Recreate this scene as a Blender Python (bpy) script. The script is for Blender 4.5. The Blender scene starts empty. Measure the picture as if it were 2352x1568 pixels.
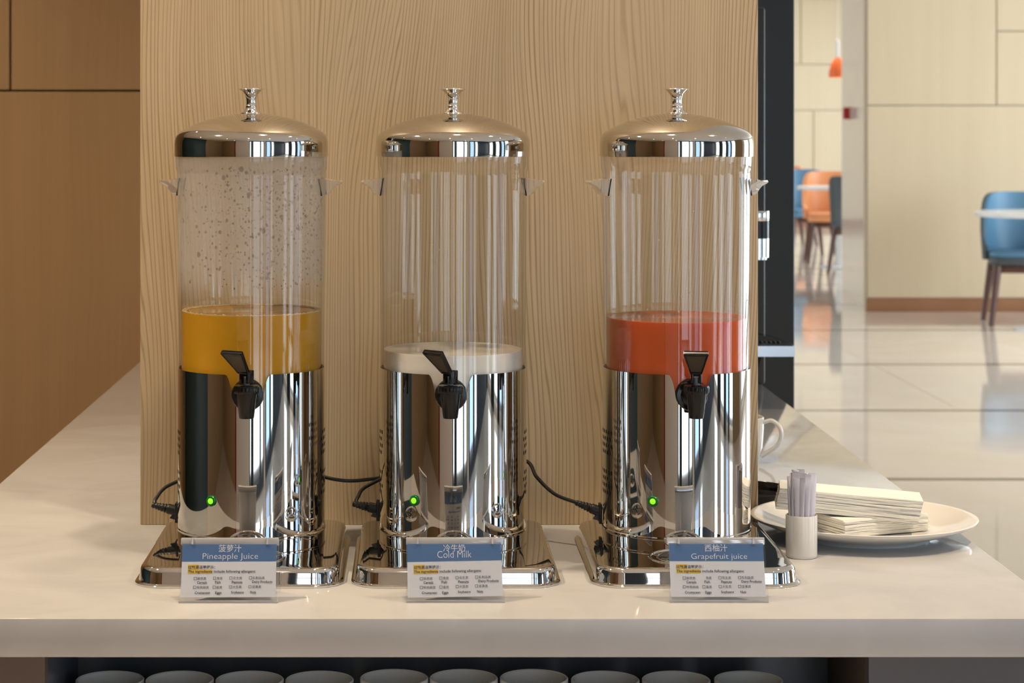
import bpy, bmesh, math, random
from mathutils import Vector, Matrix
random.seed(7)
R_ = math.radians
scene = bpy.context.scene
COL = scene.collection

# ------------------------------------------------------------------ camera
F_PX, W_PX, H_PX = 5000.0, 2352.0, 1568.0
VPX, VPY = 950.0, 285.0
CAM_Z = 1.35
CT = 0.812                                   # counter top height
cam_d = bpy.data.cameras.new('camera')
cam = bpy.data.objects.new('camera', cam_d); COL.objects.link(cam)
cam.location = (0, 0, CAM_Z); cam.rotation_euler = (R_(90), 0, 0)
cam_d.sensor_width = 36.0; cam_d.sensor_fit = 'HORIZONTAL'
cam_d.lens = 36.0 * F_PX / W_PX
cam_d.shift_x = (W_PX / 2 - VPX) / W_PX
cam_d.shift_y = (VPY - H_PX / 2) / W_PX
cam_d.clip_end = 200
cam_d.dof.use_dof = True; cam_d.dof.focus_distance = 2.62; cam_d.dof.aperture_fstop = 13.0
scene.camera = cam

# ------------------------------------------------------------------ view, world, light
vs = scene.view_settings
vs.view_transform = 'Standard'; vs.look = 'None'; vs.gamma = 1.0; vs.use_curve_mapping = False
vs.exposure = 0.0
scene.cycles.max_bounces = 8; scene.cycles.transparent_max_bounces = 16
scene.cycles.glossy_bounces = 4; scene.cycles.diffuse_bounces = 3; scene.cycles.transmission_bounces = 5; scene.cycles.adaptive_threshold = 0.03
scene.cycles.caustics_reflective = False; scene.cycles.caustics_refractive = False
world = bpy.data.worlds.new('sky'); scene.world = world
world.use_nodes = True
world.node_tree.nodes['Background'].inputs[0].default_value = (0.80, 0.89, 1.0, 1)
world.node_tree.nodes['Background'].inputs[1].default_value = 1.0

def area(name, loc, size, direction, rad, color):
    d = bpy.data.lights.new(name, 'AREA'); d.shape = 'RECTANGLE'; d.size, d.size_y = size
    d.energy = rad * size[0] * size[1] * math.pi; d.color = color
    o = bpy.data.objects.new(name, d); COL.objects.link(o); o.location = loc
    o.rotation_euler = Vector(direction).to_track_quat('-Z', 'Y').to_euler()
    return o
DAY = (0.77, 0.895, 1.0)
# windows: (wall, from, to, radiance, colour); wall 'back' is y = -2.4, wall 'right' is x = 7
WINDOWS = [
    ('back', -0.02, 0.15, 1.5, DAY),
    ('back', 0.45, 1.40, 1.7, DAY),
    ('back', 1.52, 1.95, 1.7, DAY),
    ('back', 2.40, 3.10, 1.3, (0.02, 0.33, 0.90)),
    ('back', 3.30, 3.85, 2.0, (0.80, 1.0, 0.98)),
    ('right', -2.2, -1.3, 3.2, DAY),
    ('right', -0.4, 0.4, 3.6, DAY),
    ('right', 1.0, 1.6, 1.4, (0.02, 0.33, 0.90)),
    ('right', 1.9, 2.7, 3.6, DAY),
    ('right', 5.6, 7.8, 2.6, DAY),
    ('right', 9.2, 14.4, 7.0, DAY),
    ('right', 18.6, 27.6, 5.0, DAY),
    ('left', 9.0, 14.0, 2.4, DAY),
    ('left', 16.0, 24.0, 2.2, DAY),
]
WZ0, WZ1 = 0.06, 2.65
for wl, a, b, rad, c in WINDOWS:
    if wl == 'back':
        area('daylight', ((a + b) / 2, -2.67, (WZ0 + WZ1) / 2), (b - a, WZ1 - WZ0), (0, 1, 0), rad, c)
    elif wl == 'left':
        area('daylight', (-4.77, (a + b) / 2, (WZ0 + WZ1) / 2), (b - a, WZ1 - WZ0), (1, 0, 0), rad, c)
    else:
        area('daylight', (7.27, (a + b) / 2, (WZ0 + WZ1) / 2), (b - a, WZ1 - WZ0), (-1, 0, 0), rad, c)
# warm ceiling downlights: (x, y, watts)
WARM = (1.0, 0.79, 0.56)
CEIL = 3.0
DOWNLIGHTS = [(-1.25, 2.42, 215), (1.45, 2.42, 140), (0.15, 2.36, 85), (-0.2, 0.3, 10), (-1.9, 0.3, 15), (1.4, 0.3, 10),
              (-2.9, 2.6, 60), (-1.35, 4.6, 115), (0.0, 4.3, 60), (-0.2, -1.5, 10), (-1.9, -1.5, 10), (1.4, -1.5, 10), (3.2, 2.2, 30),  # strong lamp near the rear wood wall is added to brighten it
              (3.4, 9.0, 60), (4.2, 13.0, 60), (4.0, 20.6, 60)]
# the part of the view between the window wall and the hall is open: nothing else lights the scene

# ------------------------------------------------------------------ materials
MAT = {}
def new_mat(name):
    m = bpy.data.materials.new(name); m.use_nodes = True; MAT[name] = m
    nt = m.node_tree; b = nt.nodes['Principled BSDF']
    return m, nt, b
def simple(name, col, rough=0.5, metal=0.0, bump=0.0, bscale=200.0, var=0.0, vscale=8.0, **kw):
    m, nt, b = new_mat(name)
    b.inputs['Base Color'].default_value = (*col, 1); b.inputs['Roughness'].default_value = rough
    b.inputs['Metallic'].default_value = metal
    for k, v in kw.items():
        b.inputs[k.replace('_', ' ')].default_value = v
    if var:
        tc = nt.nodes.new('ShaderNodeTexCoord'); n = nt.nodes.new('ShaderNodeTexNoise')
        n.inputs['Scale'].default_value = vscale; n.inputs['Detail'].default_value = 4
        nt.links.new(tc.outputs['Object'], n.inputs['Vector'])
        mx = nt.nodes.new('ShaderNodeMix'); mx.data_type = 'RGBA'
        mx.inputs['A'].default_value = (*[c * (1 - var) for c in col], 1)
        mx.inputs['B'].default_value = (*[min(1, c * (1 + var)) for c in col], 1)
        nt.links.new(n.outputs['Fac'], mx.inputs['Factor']); nt.links.new(mx.outputs['Result'], b.inputs['Base Color'])
    if bump:
        tc = nt.nodes.new('ShaderNodeTexCoord'); n = nt.nodes.new('ShaderNodeTexNoise')
        n.inputs['Scale'].default_value = bscale; n.inputs['Detail'].default_value = 3
        nt.links.new(tc.outputs['Object'], n.inputs['Vector'])
        bp = nt.nodes.new('ShaderNodeBump'); bp.inputs['Strength'].default_value = bump; bp.inputs['Distance'].default_value = 0.001
        nt.links.new(n.outputs['Fac'], bp.inputs['Height']); nt.links.new(bp.outputs['Normal'], b.inputs['Normal'])
    return m
def emis(name, col, strength):
    m, nt, b = new_mat(name)
    b.inputs['Base Color'].default_value = (*col, 1)
    b.inputs['Emission Color'].default_value = (*col, 1); b.inputs['Emission Strength'].default_value = strength
    return m
def mathn(nt, op, a, b=None, c=None):
    n = nt.nodes.new('ShaderNodeMath'); n.operation = op
    for i, v in enumerate((a, b, c)):
        if v is None: continue
        if isinstance(v, (int, float)): n.inputs[i].default_value = v
        else: nt.links.new(v, n.inputs[i])
    return n.outputs[0]
def noise(nt, x, z, sx, sz, detail=2, rough=0.5, y=0.0):
    cb = nt.nodes.new('ShaderNodeCombineXYZ')
    nt.links.new(mathn(nt, 'MULTIPLY', x, sx), cb.inputs[0]); cb.inputs[1].default_value = y
    nt.links.new(mathn(nt, 'MULTIPLY', z, sz), cb.inputs[2])
    n = nt.nodes.new('ShaderNodeTexNoise'); n.inputs['Scale'].default_value = 1.0
    n.inputs['Detail'].default_value = detail; n.inputs['Roughness'].default_value = rough
    nt.links.new(cb.outputs[0], n.inputs['Vector'])
    return n.outputs['Fac']
def wood(name, light, dark, freq=850.0, lines=0.5, streak=0.5, warp=0.05, rough=0.45, k=1.0, axis=0):
    """vertical wood grain: warped thin growth lines, fine pores and broad tone"""
    m, nt, b = new_mat(name)
    tc = nt.nodes.new('ShaderNodeTexCoord'); sp = nt.nodes.new('ShaderNodeSeparateXYZ')
    nt.links.new(tc.outputs['Object'], sp.inputs[0])
    x, z = sp.outputs[axis], sp.outputs[2]
    w1 = noise(nt, x, z, 4.2 * k, 0.85 * k, 1.5, 0.5)
    w2 = noise(nt, x, z, 22.0 * k, 2.6 * k, 1.0, 0.5, 3.1)
    xw = mathn(nt, 'ADD', x, mathn(nt, 'MULTIPLY', mathn(nt, 'SUBTRACT', w1, 0.5), warp / k * 4))
    xw = mathn(nt, 'ADD', xw, mathn(nt, 'MULTIPLY', mathn(nt, 'SUBTRACT', w2, 0.5), warp * 0.16 / k))
    w3 = noise(nt, x, z, 75.0 * k, 1.6 * k, 1.0, 0.5, 7.0)
    xw = mathn(nt, 'ADD', xw, mathn(nt, 'MULTIPLY', mathn(nt, 'SUBTRACT', w3, 0.5), 0.007 / k))
    ph = mathn(nt, 'MULTIPLY', xw, freq * k)
    s = mathn(nt, 'MULTIPLY_ADD', mathn(nt, 'SINE', ph), 0.5, 0.5)
    s = mathn(nt, 'POWER', s, 4.5)
    amp = noise(nt, x, z, 9.0 * k, 0.5 * k, 2.0, 0.5, 11.0)
    s = mathn(nt, 'MULTIPLY', s, mathn(nt, 'MULTIPLY', amp, 1.6))
    st = noise(nt, xw, z, 420.0 * k, 4.0 * k, 3.0, 0.65, 5.0)
    br = noise(nt, xw, z, 14.0 * k, 0.35 * k, 2.0, 0.5, 9.0)
    f = mathn(nt, 'MULTIPLY', s, lines)
    f = mathn(nt, 'ADD', f, mathn(nt, 'MULTIPLY', mathn(nt, 'SUBTRACT', st, 0.35), streak))
    f = mathn(nt, 'ADD', f, mathn(nt, 'MULTIPLY', mathn(nt, 'SUBTRACT', br, 0.4), 0.75))
    mx = nt.nodes.new('ShaderNodeMix'); mx.data_type = 'RGBA'; mx.clamp_factor = True
    mx.inputs['A'].default_value = (*light, 1); mx.inputs['B'].default_value = (*dark, 1)
    nt.links.new(f, mx.inputs['Factor']); nt.links.new(mx.outputs['Result'], b.inputs['Base Color'])
    b.inputs['Roughness'].default_value = rough
    bp = nt.nodes.new('ShaderNodeBump'); bp.inputs['Strength'].default_value = 0.12; bp.inputs['Distance'].default_value = 0.0006
    bp.invert = True
    nt.links.new(f, bp.inputs['Height']); nt.links.new(bp.outputs['Normal'], b.inputs['Normal'])
    return m
def clear(name, tint=(1, 1, 1), ior=1.49, film=0.0, film_col=(0.9, 0.85, 0.8)):
    """clear acrylic sheet: passes light straight on and mirrors by Fresnel on both faces; film adds a veil of dew"""
    m, nt, b = new_mat(name); nt.nodes.remove(b); out = nt.nodes['Material Output']
    geo = nt.nodes.new('ShaderNodeNewGeometry')
    io = mathn(nt, 'ADD', mathn(nt, 'MULTIPLY', geo.outputs['Backfacing'], 1.0 / ior - ior), ior)
    fr = nt.nodes.new('ShaderNodeFresnel'); nt.links.new(io, fr.inputs['IOR'])
    tr = nt.nodes.new('ShaderNodeBsdfTransparent'); tr.inputs[0].default_value = (*tint, 1)
    gl = nt.nodes.new('ShaderNodeBsdfGlossy'); gl.inputs['Roughness'].default_value = 0.01
    gl.inputs['Color'].default_value = (0.78, 0.78, 0.78, 1)
    mx = nt.nodes.new('ShaderNodeMixShader')
    nt.links.new(fr.outputs[0], mx.inputs[0]); nt.links.new(tr.outputs[0], mx.inputs[1]); nt.links.new(gl.outputs[0], mx.inputs[2])
    last = mx.outputs[0]
    if film:
        df = nt.nodes.new('ShaderNodeBsdfDiffuse'); df.inputs[0].default_value = (*film_col, 1)
        tl = nt.nodes.new('ShaderNodeBsdfTranslucent'); tl.inputs[0].default_value = (*film_col, 1)
        m2 = nt.nodes.new('ShaderNodeMixShader'); m2.inputs[0].default_value = 0.4
        nt.links.new(df.outputs[0], m2.inputs[1]); nt.links.new(tl.outputs[0], m2.inputs[2])
        tc = nt.nodes.new('ShaderNodeTexCoord'); n = nt.nodes.new('ShaderNodeTexNoise')
        n.inputs['Scale'].default_value = 26; n.inputs['Detail'].default_value = 6; n.inputs['Roughness'].default_value = 0.6
        nt.links.new(tc.outputs['Object'], n.inputs['Vector'])
        sz = nt.nodes.new('ShaderNodeSeparateXYZ'); nt.links.new(tc.outputs['Object'], sz.inputs[0])
        mr = nt.nodes.new('ShaderNodeMapRange'); mr.interpolation_type = 'SMOOTHSTEP'
        mr.inputs['From Min'].default_value = 0.315; mr.inputs['From Max'].default_value = 0.365
        nt.links.new(sz.outputs[2], mr.inputs['Value'])
        f = mathn(nt, 'MULTIPLY', mathn(nt, 'MULTIPLY_ADD', n.outputs['Fac'], film * 0.8, film * 0.6), mr.outputs[0])
        m3 = nt.nodes.new('ShaderNodeMixShader'); nt.links.new(f, m3.inputs[0])
        nt.links.new(last, m3.inputs[1]); nt.links.new(m2.outputs[0], m3.inputs[2]); last = m3.outputs[0]
    nt.links.new(last, out.inputs['Surface'])
    return m

wood('ash_wood', (0.575, 0.45, 0.28), (0.30, 0.205, 0.105), 1250, 0.62, 0.95, 0.05)
wood('brown_wood', (0.36, 0.225, 0.11), (0.25, 0.15, 0.07), 300, 0.12, 0.5, 0.03, 0.4)
wood('pale_wood', (0.645, 0.51, 0.33), (0.555, 0.42, 0.255), 90, 0.10, 0.25, 0.05, 0.4, 0.5)
simple('groove', (0.17, 0.105, 0.05), 0.8)
simple('pale_groove', (0.52, 0.42, 0.28), 0.8)
simple('ceiling_paint', (0.86, 0.84, 0.80), 0.9, var=0.02)
simple('cream_paint', (0.74, 0.66, 0.56), 0.7, var=0.03)
simple('navy_paint', (0.020, 0.030, 0.045), 0.4, var=0.1)
simple('green_paint', (0.006, 0.028, 0.024), 0.35, var=0.1)
simple('red_paint', (0.35, 0.015, 0.012), 0.5, var=0.1)
simple('window_frame', (0.55, 0.56, 0.56), 0.4, var=0.03)
simple('black_column', (0.016, 0.021, 0.024), 0.45, bump=0.05, bscale=600)
simple('chrome', (0.76, 0.74, 0.705), 0.025, 1.0)
simple('lid_chrome', (0.67, 0.64, 0.585), 0.05, 1.0)
simple('tray_metal', (0.50, 0.525, 0.55), 0.18, 1.0, var=0.1, vscale=40)
simple('knob_chrome', (0.86, 0.84, 0.81), 0.03, 1.0)
simple('black_plastic', (0.006, 0.0055, 0.005), 0.16, Specular_IOR_Level=0.35)
simple('grip_plastic', (0.085, 0.062, 0.036), 0.30, 0.5, bump=1.0, bscale=2600, var=0.6, vscale=1800)
simple('cord_rubber', (0.008, 0.008, 0.008), 0.4, bump=0.1, bscale=500)
simple('hole_black', (0.004, 0.004, 0.004), 0.7)
simple('grey_pin', (0.16, 0.18, 0.20), 0.4)
simple('porcelain', (0.78, 0.76, 0.72), 0.10, var=0.02)
simple('stone_mug', (0.82, 0.84, 0.82), 0.22, var=0.03)
simple('napkin_paper', (0.87, 0.86, 0.80), 0.9, bump=0.25, bscale=500, var=0.02)
simple('straw_paper', (0.72, 0.70, 0.78), 0.6, bump=0.1, bscale=300, var=0.04)
simple('card_paper', (0.73, 0.75, 0.81), 0.6, var=0.015)
simple('ink_blue', (0.050, 0.150, 0.36), 0.55, var=0.05, vscale=60)
simple('ink_white', (0.80, 0.84, 0.90), 0.6)
simple('ink_black', (0.035, 0.033, 0.035), 0.7)
simple('ink_yellow', (0.78, 0.52, 0.04), 0.6)
simple('cabinet_navy', (0.085, 0.10, 0.12), 0.25, var=0.1)
simple('cabinet_brown', (0.115, 0.085, 0.07), 0.4, var=0.1, vscale=30)
simple('cabinet_grey', (0.085, 0.085, 0.092), 0.4, var=0.1, vscale=30)
simple('cabinet_stone', (0.085, 0.065, 0.05), 0.5, var=0.5, vscale=300)
simple('dark_strip', (0.115, 0.08, 0.055), 0.15, var=0.1)
simple('skirting_wood', (0.30, 0.135, 0.06), 0.35, var=0.2, vscale=4)
simple('leg_wood', (0.105, 0.04, 0.022), 0.35, var=0.2, vscale=20)
simple('blue_leather', (0.10, 0.235, 0.36), 0.42, bump=0.1, bscale=200, var=0.05)
simple('grey_leather', (0.062, 0.075, 0.08), 0.45, bump=0.1, bscale=200, var=0.05)
simple('orange_leather', (0.78, 0.33, 0.14), 0.42, bump=0.1, bscale=200, var=0.05)
simple('return_panel', (0.74, 0.68, 0.62), 0.12, var=0.03)
simple('table_white', (0.82, 0.80, 0.78), 0.25, var=0.02)
simple('lamp_orange', (0.90, 0.16, 0.03), 0.4)
simple('alarm_red', (0.42, 0.01, 0.02), 0.4)
simple('alarm_reflection', (0.62, 0.40, 0.22), 0.5)
simple('led_green', (0.0, 0.20, 0.03), 0.15)
emis('led_lit', (0.30, 1.0, 0.02), 0.9)
emis('lamp_glow', (1.0, 0.80, 0.55), 40.0)
emis('pendant_glow', (1.0, 0.85, 0.6), 4.0)
clear('acrylic', (0.985, 0.985, 0.98))
clear('dewy_acrylic', (0.985, 0.985, 0.98), film=0.21, film_col=(0.86, 0.84, 0.82))
clear('sign_acrylic', (0.97, 0.97, 0.975))
simple('handle_acrylic', (0.97, 0.95, 0.92), 0.03, Transmission_Weight=0.8, IOR=1.22)
simple('rail_acrylic', (0.95, 0.95, 0.96), 0.06, Transmission_Weight=0.6, IOR=1.45)
clear('droplet', (0.50, 0.36, 0.22), 1.33)
simple('pineapple_juice', (0.60, 0.315, 0.015), 0.12, var=0.04, Subsurface_Weight=0.5, Subsurface_Scale=0.02)
simple('juice_foam', (0.80, 0.60, 0.32), 0.35, bump=0.8, bscale=600, var=0.15, vscale=300)
simple('milk', (0.95, 0.92, 0.86), 0.15, Subsurface_Weight=0.1, Subsurface_Scale=0.01)
simple('grapefruit_juice', (0.62, 0.12, 0.038), 0.12, var=0.03, Subsurface_Weight=0.5, Subsurface_Scale=0.02)
for n in ('pineapple_juice', 'grapefruit_juice'):
    MAT[n].node_tree.nodes['Principled BSDF'].inputs['Subsurface Radius'].default_value = (1.0, 0.4, 0.1)
def quartz():
    m, nt, b = new_mat('quartz')
    tc = nt.nodes.new('ShaderNodeTexCoord')
    n = nt.nodes.new('ShaderNodeTexNoise'); n.inputs['Scale'].default_value = 5; n.inputs['Detail'].default_value = 8
    n.inputs['Distortion'].default_value = 1.6
    nt.links.new(tc.outputs['Object'], n.inputs['Vector'])
    cr = nt.nodes.new('ShaderNodeValToRGB')
    cr.color_ramp.elements[0].position = 0.35; cr.color_ramp.elements[0].color = (0.44, 0.44, 0.436, 1)
    cr.color_ramp.elements[1].position = 0.62; cr.color_ramp.elements[1].color = (0.49, 0.49, 0.486, 1)
    nt.links.new(n.outputs['Fac'], cr.inputs[0]); nt.links.new(cr.outputs[0], b.inputs['Base Color'])
    b.inputs['Roughness'].default_value = 0.06; b.inputs['IOR'].default_value = 1.55
quartz()
m_ = MAT['quartz'].copy(); m_.name = 'quartz_edge'; MAT['quartz_edge'] = m_
m_.node_tree.nodes['Principled BSDF'].inputs['Roughness'].default_value = 0.35
def marble():
    m, nt, b = new_mat('marble')
    tc = nt.nodes.new('ShaderNodeTexCoord')
    n = nt.nodes.new('ShaderNodeTexNoise'); n.inputs['Scale'].default_value = 1.3; n.inputs['Detail'].default_value = 8
    n.inputs['Distortion'].default_value = 1.2
    nt.links.new(tc.outputs['Object'], n.inputs['Vector'])
    cr = nt.nodes.new('ShaderNodeValToRGB')
    cr.color_ramp.elements[0].position = 0.3; cr.color_ramp.elements[0].color = (0.82, 0.69, 0.58, 1)
    cr.color_ramp.elements[1].position = 0.7; cr.color_ramp.elements[1].color = (0.88, 0.78, 0.68, 1)
    nt.links.new(n.outputs['Fac'], cr.inputs[0]); nt.links.new(cr.outputs[0], b.inputs['Base Color'])
    b.inputs['Roughness'].default_value = 0.05; b.inputs['IOR'].default_value = 1.6
marble()

# ------------------------------------------------------------------ mesh helpers
class MB:
    def __init__(s): s.v = []; s.f = []
    def add(s, vs, fs, mtx=None):
        o = len(s.v)
        s.v += [tuple(mtx @ Vector(p)) for p in vs] if mtx else [tuple(p) for p in vs]
        s.f += [tuple(i + o for i in f) for f in fs]
        return s
    def box(s, lo, hi, bev=0.0, mtx=None, seg=2):
        if bev <= 0:
            x0, y0, z0 = lo; x1, y1, z1 = hi
            return s.add([(x0, y0, z0), (x1, y0, z0), (x1, y1, z0), (x0, y1, z0), (x0, y0, z1), (x1, y0, z1), (x1, y1, z1), (x0, y1, z1)],
                         [(0, 3, 2, 1), (4, 5, 6, 7), (0, 1, 5, 4), (1, 2, 6, 5), (2, 3, 7, 6), (3, 0, 4, 7)], mtx)
        bm = bmesh.new(); bmesh.ops.create_cube(bm, size=1)
        for v in bm.verts:
            v.co = Vector([(lo[i] + hi[i]) / 2 + v.co[i] * (hi[i] - lo[i]) for i in range(3)])
        bmesh.ops.bevel(bm, geom=bm.edges[:] + bm.verts[:], offset=bev, segments=seg, profile=0.5, affect='EDGES')
        bm.verts.index_update()
        s.add([v.co[:] for v in bm.verts], [[v.index for v in f.verts] for f in bm.faces], mtx); bm.free()
        return s
    def lathe(s, prof, seg=48, mtx=None, close=False):
        """profile of (r, z) from outside-bottom upwards; r = 0 points are welded"""
        vs, fs, rings = [], [], []
        for r, z in prof:
            if r < 1e-7: rings.append([len(vs)]); vs.append((0, 0, z))
            else:
                rings.append(list(range(len(vs), len(vs) + seg)))
                vs += [(r * math.cos(2 * math.pi * k / seg), r * math.sin(2 * math.pi * k / seg), z) for k in range(seg)]
        pairs = list(zip(rings[:-1], rings[1:])) + ([(rings[-1], rings[0])] if close else [])
        for a, b in pairs:
            for k in range(seg):
                k2 = (k + 1) % seg
                if len(a) == 1 and len(b) == 1: continue
                if len(a) == 1: fs.append((a[0], b[k2], b[k]))
                elif len(b) == 1: fs.append((a[k], a[k2], b[0]))
                else: fs.append((a[k], a[k2], b[k2], b[k]))
        return s.add(vs, fs, mtx)
    def tube(s, pts, rad, seg=10, mtx=None, flat=None):
        pts = [Vector(p) for p in pts]; n = len(pts)
        rad = rad if isinstance(rad, (list, tuple)) else [rad] * n
        vs, fs = [], []
        up = Vector((0, 0, 1)); t0 = (pts[1] - pts[0]).normalized()
        if abs(t0.dot(up)) > 0.9: up = Vector((1, 0, 0))
        nrm = (up - t0 * up.dot(t0)).normalized()
        for i, p in enumerate(pts):
            t = (pts[min(i + 1, n - 1)] - pts[max(i - 1, 0)]).normalized()
            nrm = (nrm - t * nrm.dot(t)).normalized(); bi = t.cross(nrm)
            for k in range(seg):
                a = 2 * math.pi * k / seg
                fx, fy = flat[i] if flat else (1, 1)
                vs.append(p + nrm * math.cos(a) * rad[i] * fx + bi * math.sin(a) * rad[i] * fy)
        for i in range(n - 1):
            for k in range(seg):
                k2 = (k + 1) % seg
                fs.append((i * seg + k, i * seg + k2, (i + 1) * seg + k2, (i + 1) * seg + k))
        fs.append(tuple(reversed(range(seg)))); fs.append(tuple((n - 1) * seg + k for k in range(seg)))
        return s.add(vs, fs, mtx)
    def prism(s, poly, lo, hi, mtx=None):
        """poly (x, y) counter-clockwise, extruded lo..hi along z"""
        n = len(poly)
        vs = [(x, y, lo) for x, y in poly] + [(x, y, hi) for x, y in poly]
        fs = [tuple(reversed(range(n))), tuple(range(n, 2 * n))] + [(i, (i + 1) % n, n + (i + 1) % n, n + i) for i in range(n)]
        return s.add(vs, fs, mtx)
    def loft(s, rings, cap0=True, cap1=True, mtx=None):
        n = len(rings[0]); vs = [p for r in rings for p in r]; fs = []
        for i in range(len(rings) - 1):
            for k in range(n):
                k2 = (k + 1) % n
                fs.append((i * n + k, i * n + k2, (i + 1) * n + k2, (i + 1) * n + k))
        if cap0: fs.append(tuple(reversed(range(n))))
        if cap1: fs.append(tuple((len(rings) - 1) * n + k for k in range(n)))
        return s.add(vs, fs, mtx)
    def mesh(s, name, mat, angle=35):
        me = bpy.data.meshes.new(name); me.from_pydata(s.v, [], s.f); me.validate(); me.update()
        if angle:
            me.polygons.foreach_set('use_smooth', [True] * len(me.polygons))
            me.set_sharp_from_angle(angle=R_(angle))
        me.materials.append(MAT[mat]); return me
    def obj(s, name, mat, parent=None, angle=35, label=None, kind=None):
        return put(name, s.mesh(name, mat, angle), parent, label=label, kind=kind)
def put(name, me, parent=None, loc=None, rz=None, label=None, kind=None):
    o = bpy.data.objects.new(name, me); COL.objects.link(o)
    if parent is not None: o.parent = parent
    if loc is not None: o.location = loc
    if rz is not None: o.rotation_euler = (0, 0, rz)
    if label: o['label'] = label
    if kind: o['kind'] = kind
    return o
def tag(o, label, cat, group=None):
    o['label'] = label; o['category'] = cat
    if group: o['group'] = group
    return o
def thing(name, label, cat, loc=(0, 0, 0), rz=0.0, group=None):
    o = put(name, None, None, loc, rz); o.empty_display_size = 0.05
    return tag(o, label, cat, group)
def rounded(w0, w1, y0, y1, rad, n=8):
    """rounded rectangle / trapezoid outline, ccw, w0 = half width at y0 (front), w1 at y1"""
    pts = []
    for cx, cy, a0 in ((w0 - rad, y0 + rad, -90), (w1 - rad, y1 - rad, 0), (-w1 + rad, y1 - rad, 90), (-w0 + rad, y0 + rad, 180)):
        for k in range(n + 1):
            a = R_(a0 + 90 * k / n); pts.append((cx + rad * math.cos(a), cy + rad * math.sin(a)))
    return pts
def smooth_path(ctrl, n=8):
    """Catmull-Rom through the control points"""
    P = [Vector(p) for p in ctrl]; P = [2 * P[0] - P[1]] + P + [2 * P[-1] - P[-2]]; out = []
    for i in range(1, len(P) - 2):
        for k in range(n):
            t = k / n; a, b, c, d = P[i - 1], P[i], P[i + 1], P[i + 2]
            out.append(0.5 * ((2 * b) + (c - a) * t + (2 * a - 5 * b + 4 * c - d) * t * t + (3 * b - a - 3 * c + d) * t ** 3))
    out.append(P[-2]); return out
def rotx(a): return Matrix.Rotation(a, 4, 'X')
def T(x, y, z): return Matrix.Translation((x, y, z))

# ------------------------------------------------------------------ setting: floor, ceiling, walls
X0, X1, Y0, Y1 = -4.5, 7.0, -2.4, 28.7
floor = MB().box((X0 - 0.3, Y0 - 0.3, -0.10), (X1 + 0.3, Y1 + 0.3, -0.006)).obj('floor', 'pale_groove', kind='structure', angle=0)
STRIPS = [6.28, 8.28, 10.27, 12.24, 14.28, 16.3, 18.3, 20.3, 22.3, 24.3, 26.3]
edges = [Y0 - 0.3] + STRIPS + [Y1 + 0.3]
for y in STRIPS:
    MB().box((X0 - 0.3, y - 0.03, -0.006), (X1 + 0.3, y + 0.03, 0.0)).obj('floor_strip', 'dark_strip', floor, angle=0)
for i in range(len(edges) - 1):
    a = edges[i] + (0.0315 if i else 0); b = edges[i + 1] - (0.0315 if i < len(edges) - 2 else 0)
    xs = [X0 - 0.3, -1.42, 2.58, X1 + 0.3] if i % 2 == 1 else [X0 - 0.3, 0.58, 4.58, X1 + 0.3]
    if 12.2 < a < 12.4: xs = [X0 - 0.3, -1.42, 2.58, X1 + 0.3]
    for j in range(3):
        MB().box((xs[j] + 0.002, a, -0.006), (xs[j + 1] - 0.002, b, 0.0)).obj('floor_tile', 'marble', floor, angle=0)
MB().box((X0 - 0.3, Y0 - 0.3, CEIL), (X1 + 0.3, Y1 + 0.3, CEIL + 0.12)).obj('ceiling', 'ceiling_paint', kind='structure', angle=0)

def wall_with_windows(name, wl, base_mat, bands):
    """a wall as piers between its windows, with sill and lintel; bands = (from, to, material) for plain stretches"""
    ops = sorted((a, b) for w, a, b, _, _ in WINDOWS if w == wl)
    lo, hi = (X0 - 0.3, X1 + 0.3) if wl == 'back' else (Y0, Y1)
    def bx(a, b, z0, z1):
        if wl == 'left': return ((X0 - 0.2, a, z0), (X0, b, z1))
        return ((a, Y0 - 0.2, z0), (b, Y0, z1)) if wl == 'back' else ((X1, a, z0), (X1 + 0.2, b, z1))
    m = MB()
    if ops:
        m.box(*bx(lo, hi, -0.05, WZ0)); m.box(*bx(lo, hi, WZ1, CEIL + 0.02))
    cur = lo
    piers = []
    for a, b in ops: piers.append((cur, a)); cur = b
    piers.append((cur, hi))
    for a, b in piers: m.box(*bx(a, b, WZ0 if ops else 0, WZ1 if ops else CEIL))
    w = m.obj(name, base_mat, kind='structure', angle=0)
    for a, b, mt in bands:
        t = 0.012
        if wl == 'back': MB().box((a, Y0, 0), (b, Y0 + t, CEIL)).obj('wall_panel', mt, w, angle=0)
        else: MB().box((X1 - t, a, 0), (X1, b, CEIL)).obj('wall_panel', mt, w, angle=0)
    return w
wall_with_windows('wall_back', 'back', 'navy_paint',
                  [(-4.5, -2.15, 'brown_wood'), (-2.12, -1.98, 'red_paint'), (-1.95, -0.10, 'cream_paint'), (1.98, 2.25, 'cream_paint')])
wall_with_windows('wall_right', 'right', 'cream_paint',
                  [(-1.25, -0.45, 'navy_paint'), (0.45, 0.95, 'navy_paint'), (1.55, 1.85, 'navy_paint'), (2.75, 4.9, 'brown_wood')])
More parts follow.
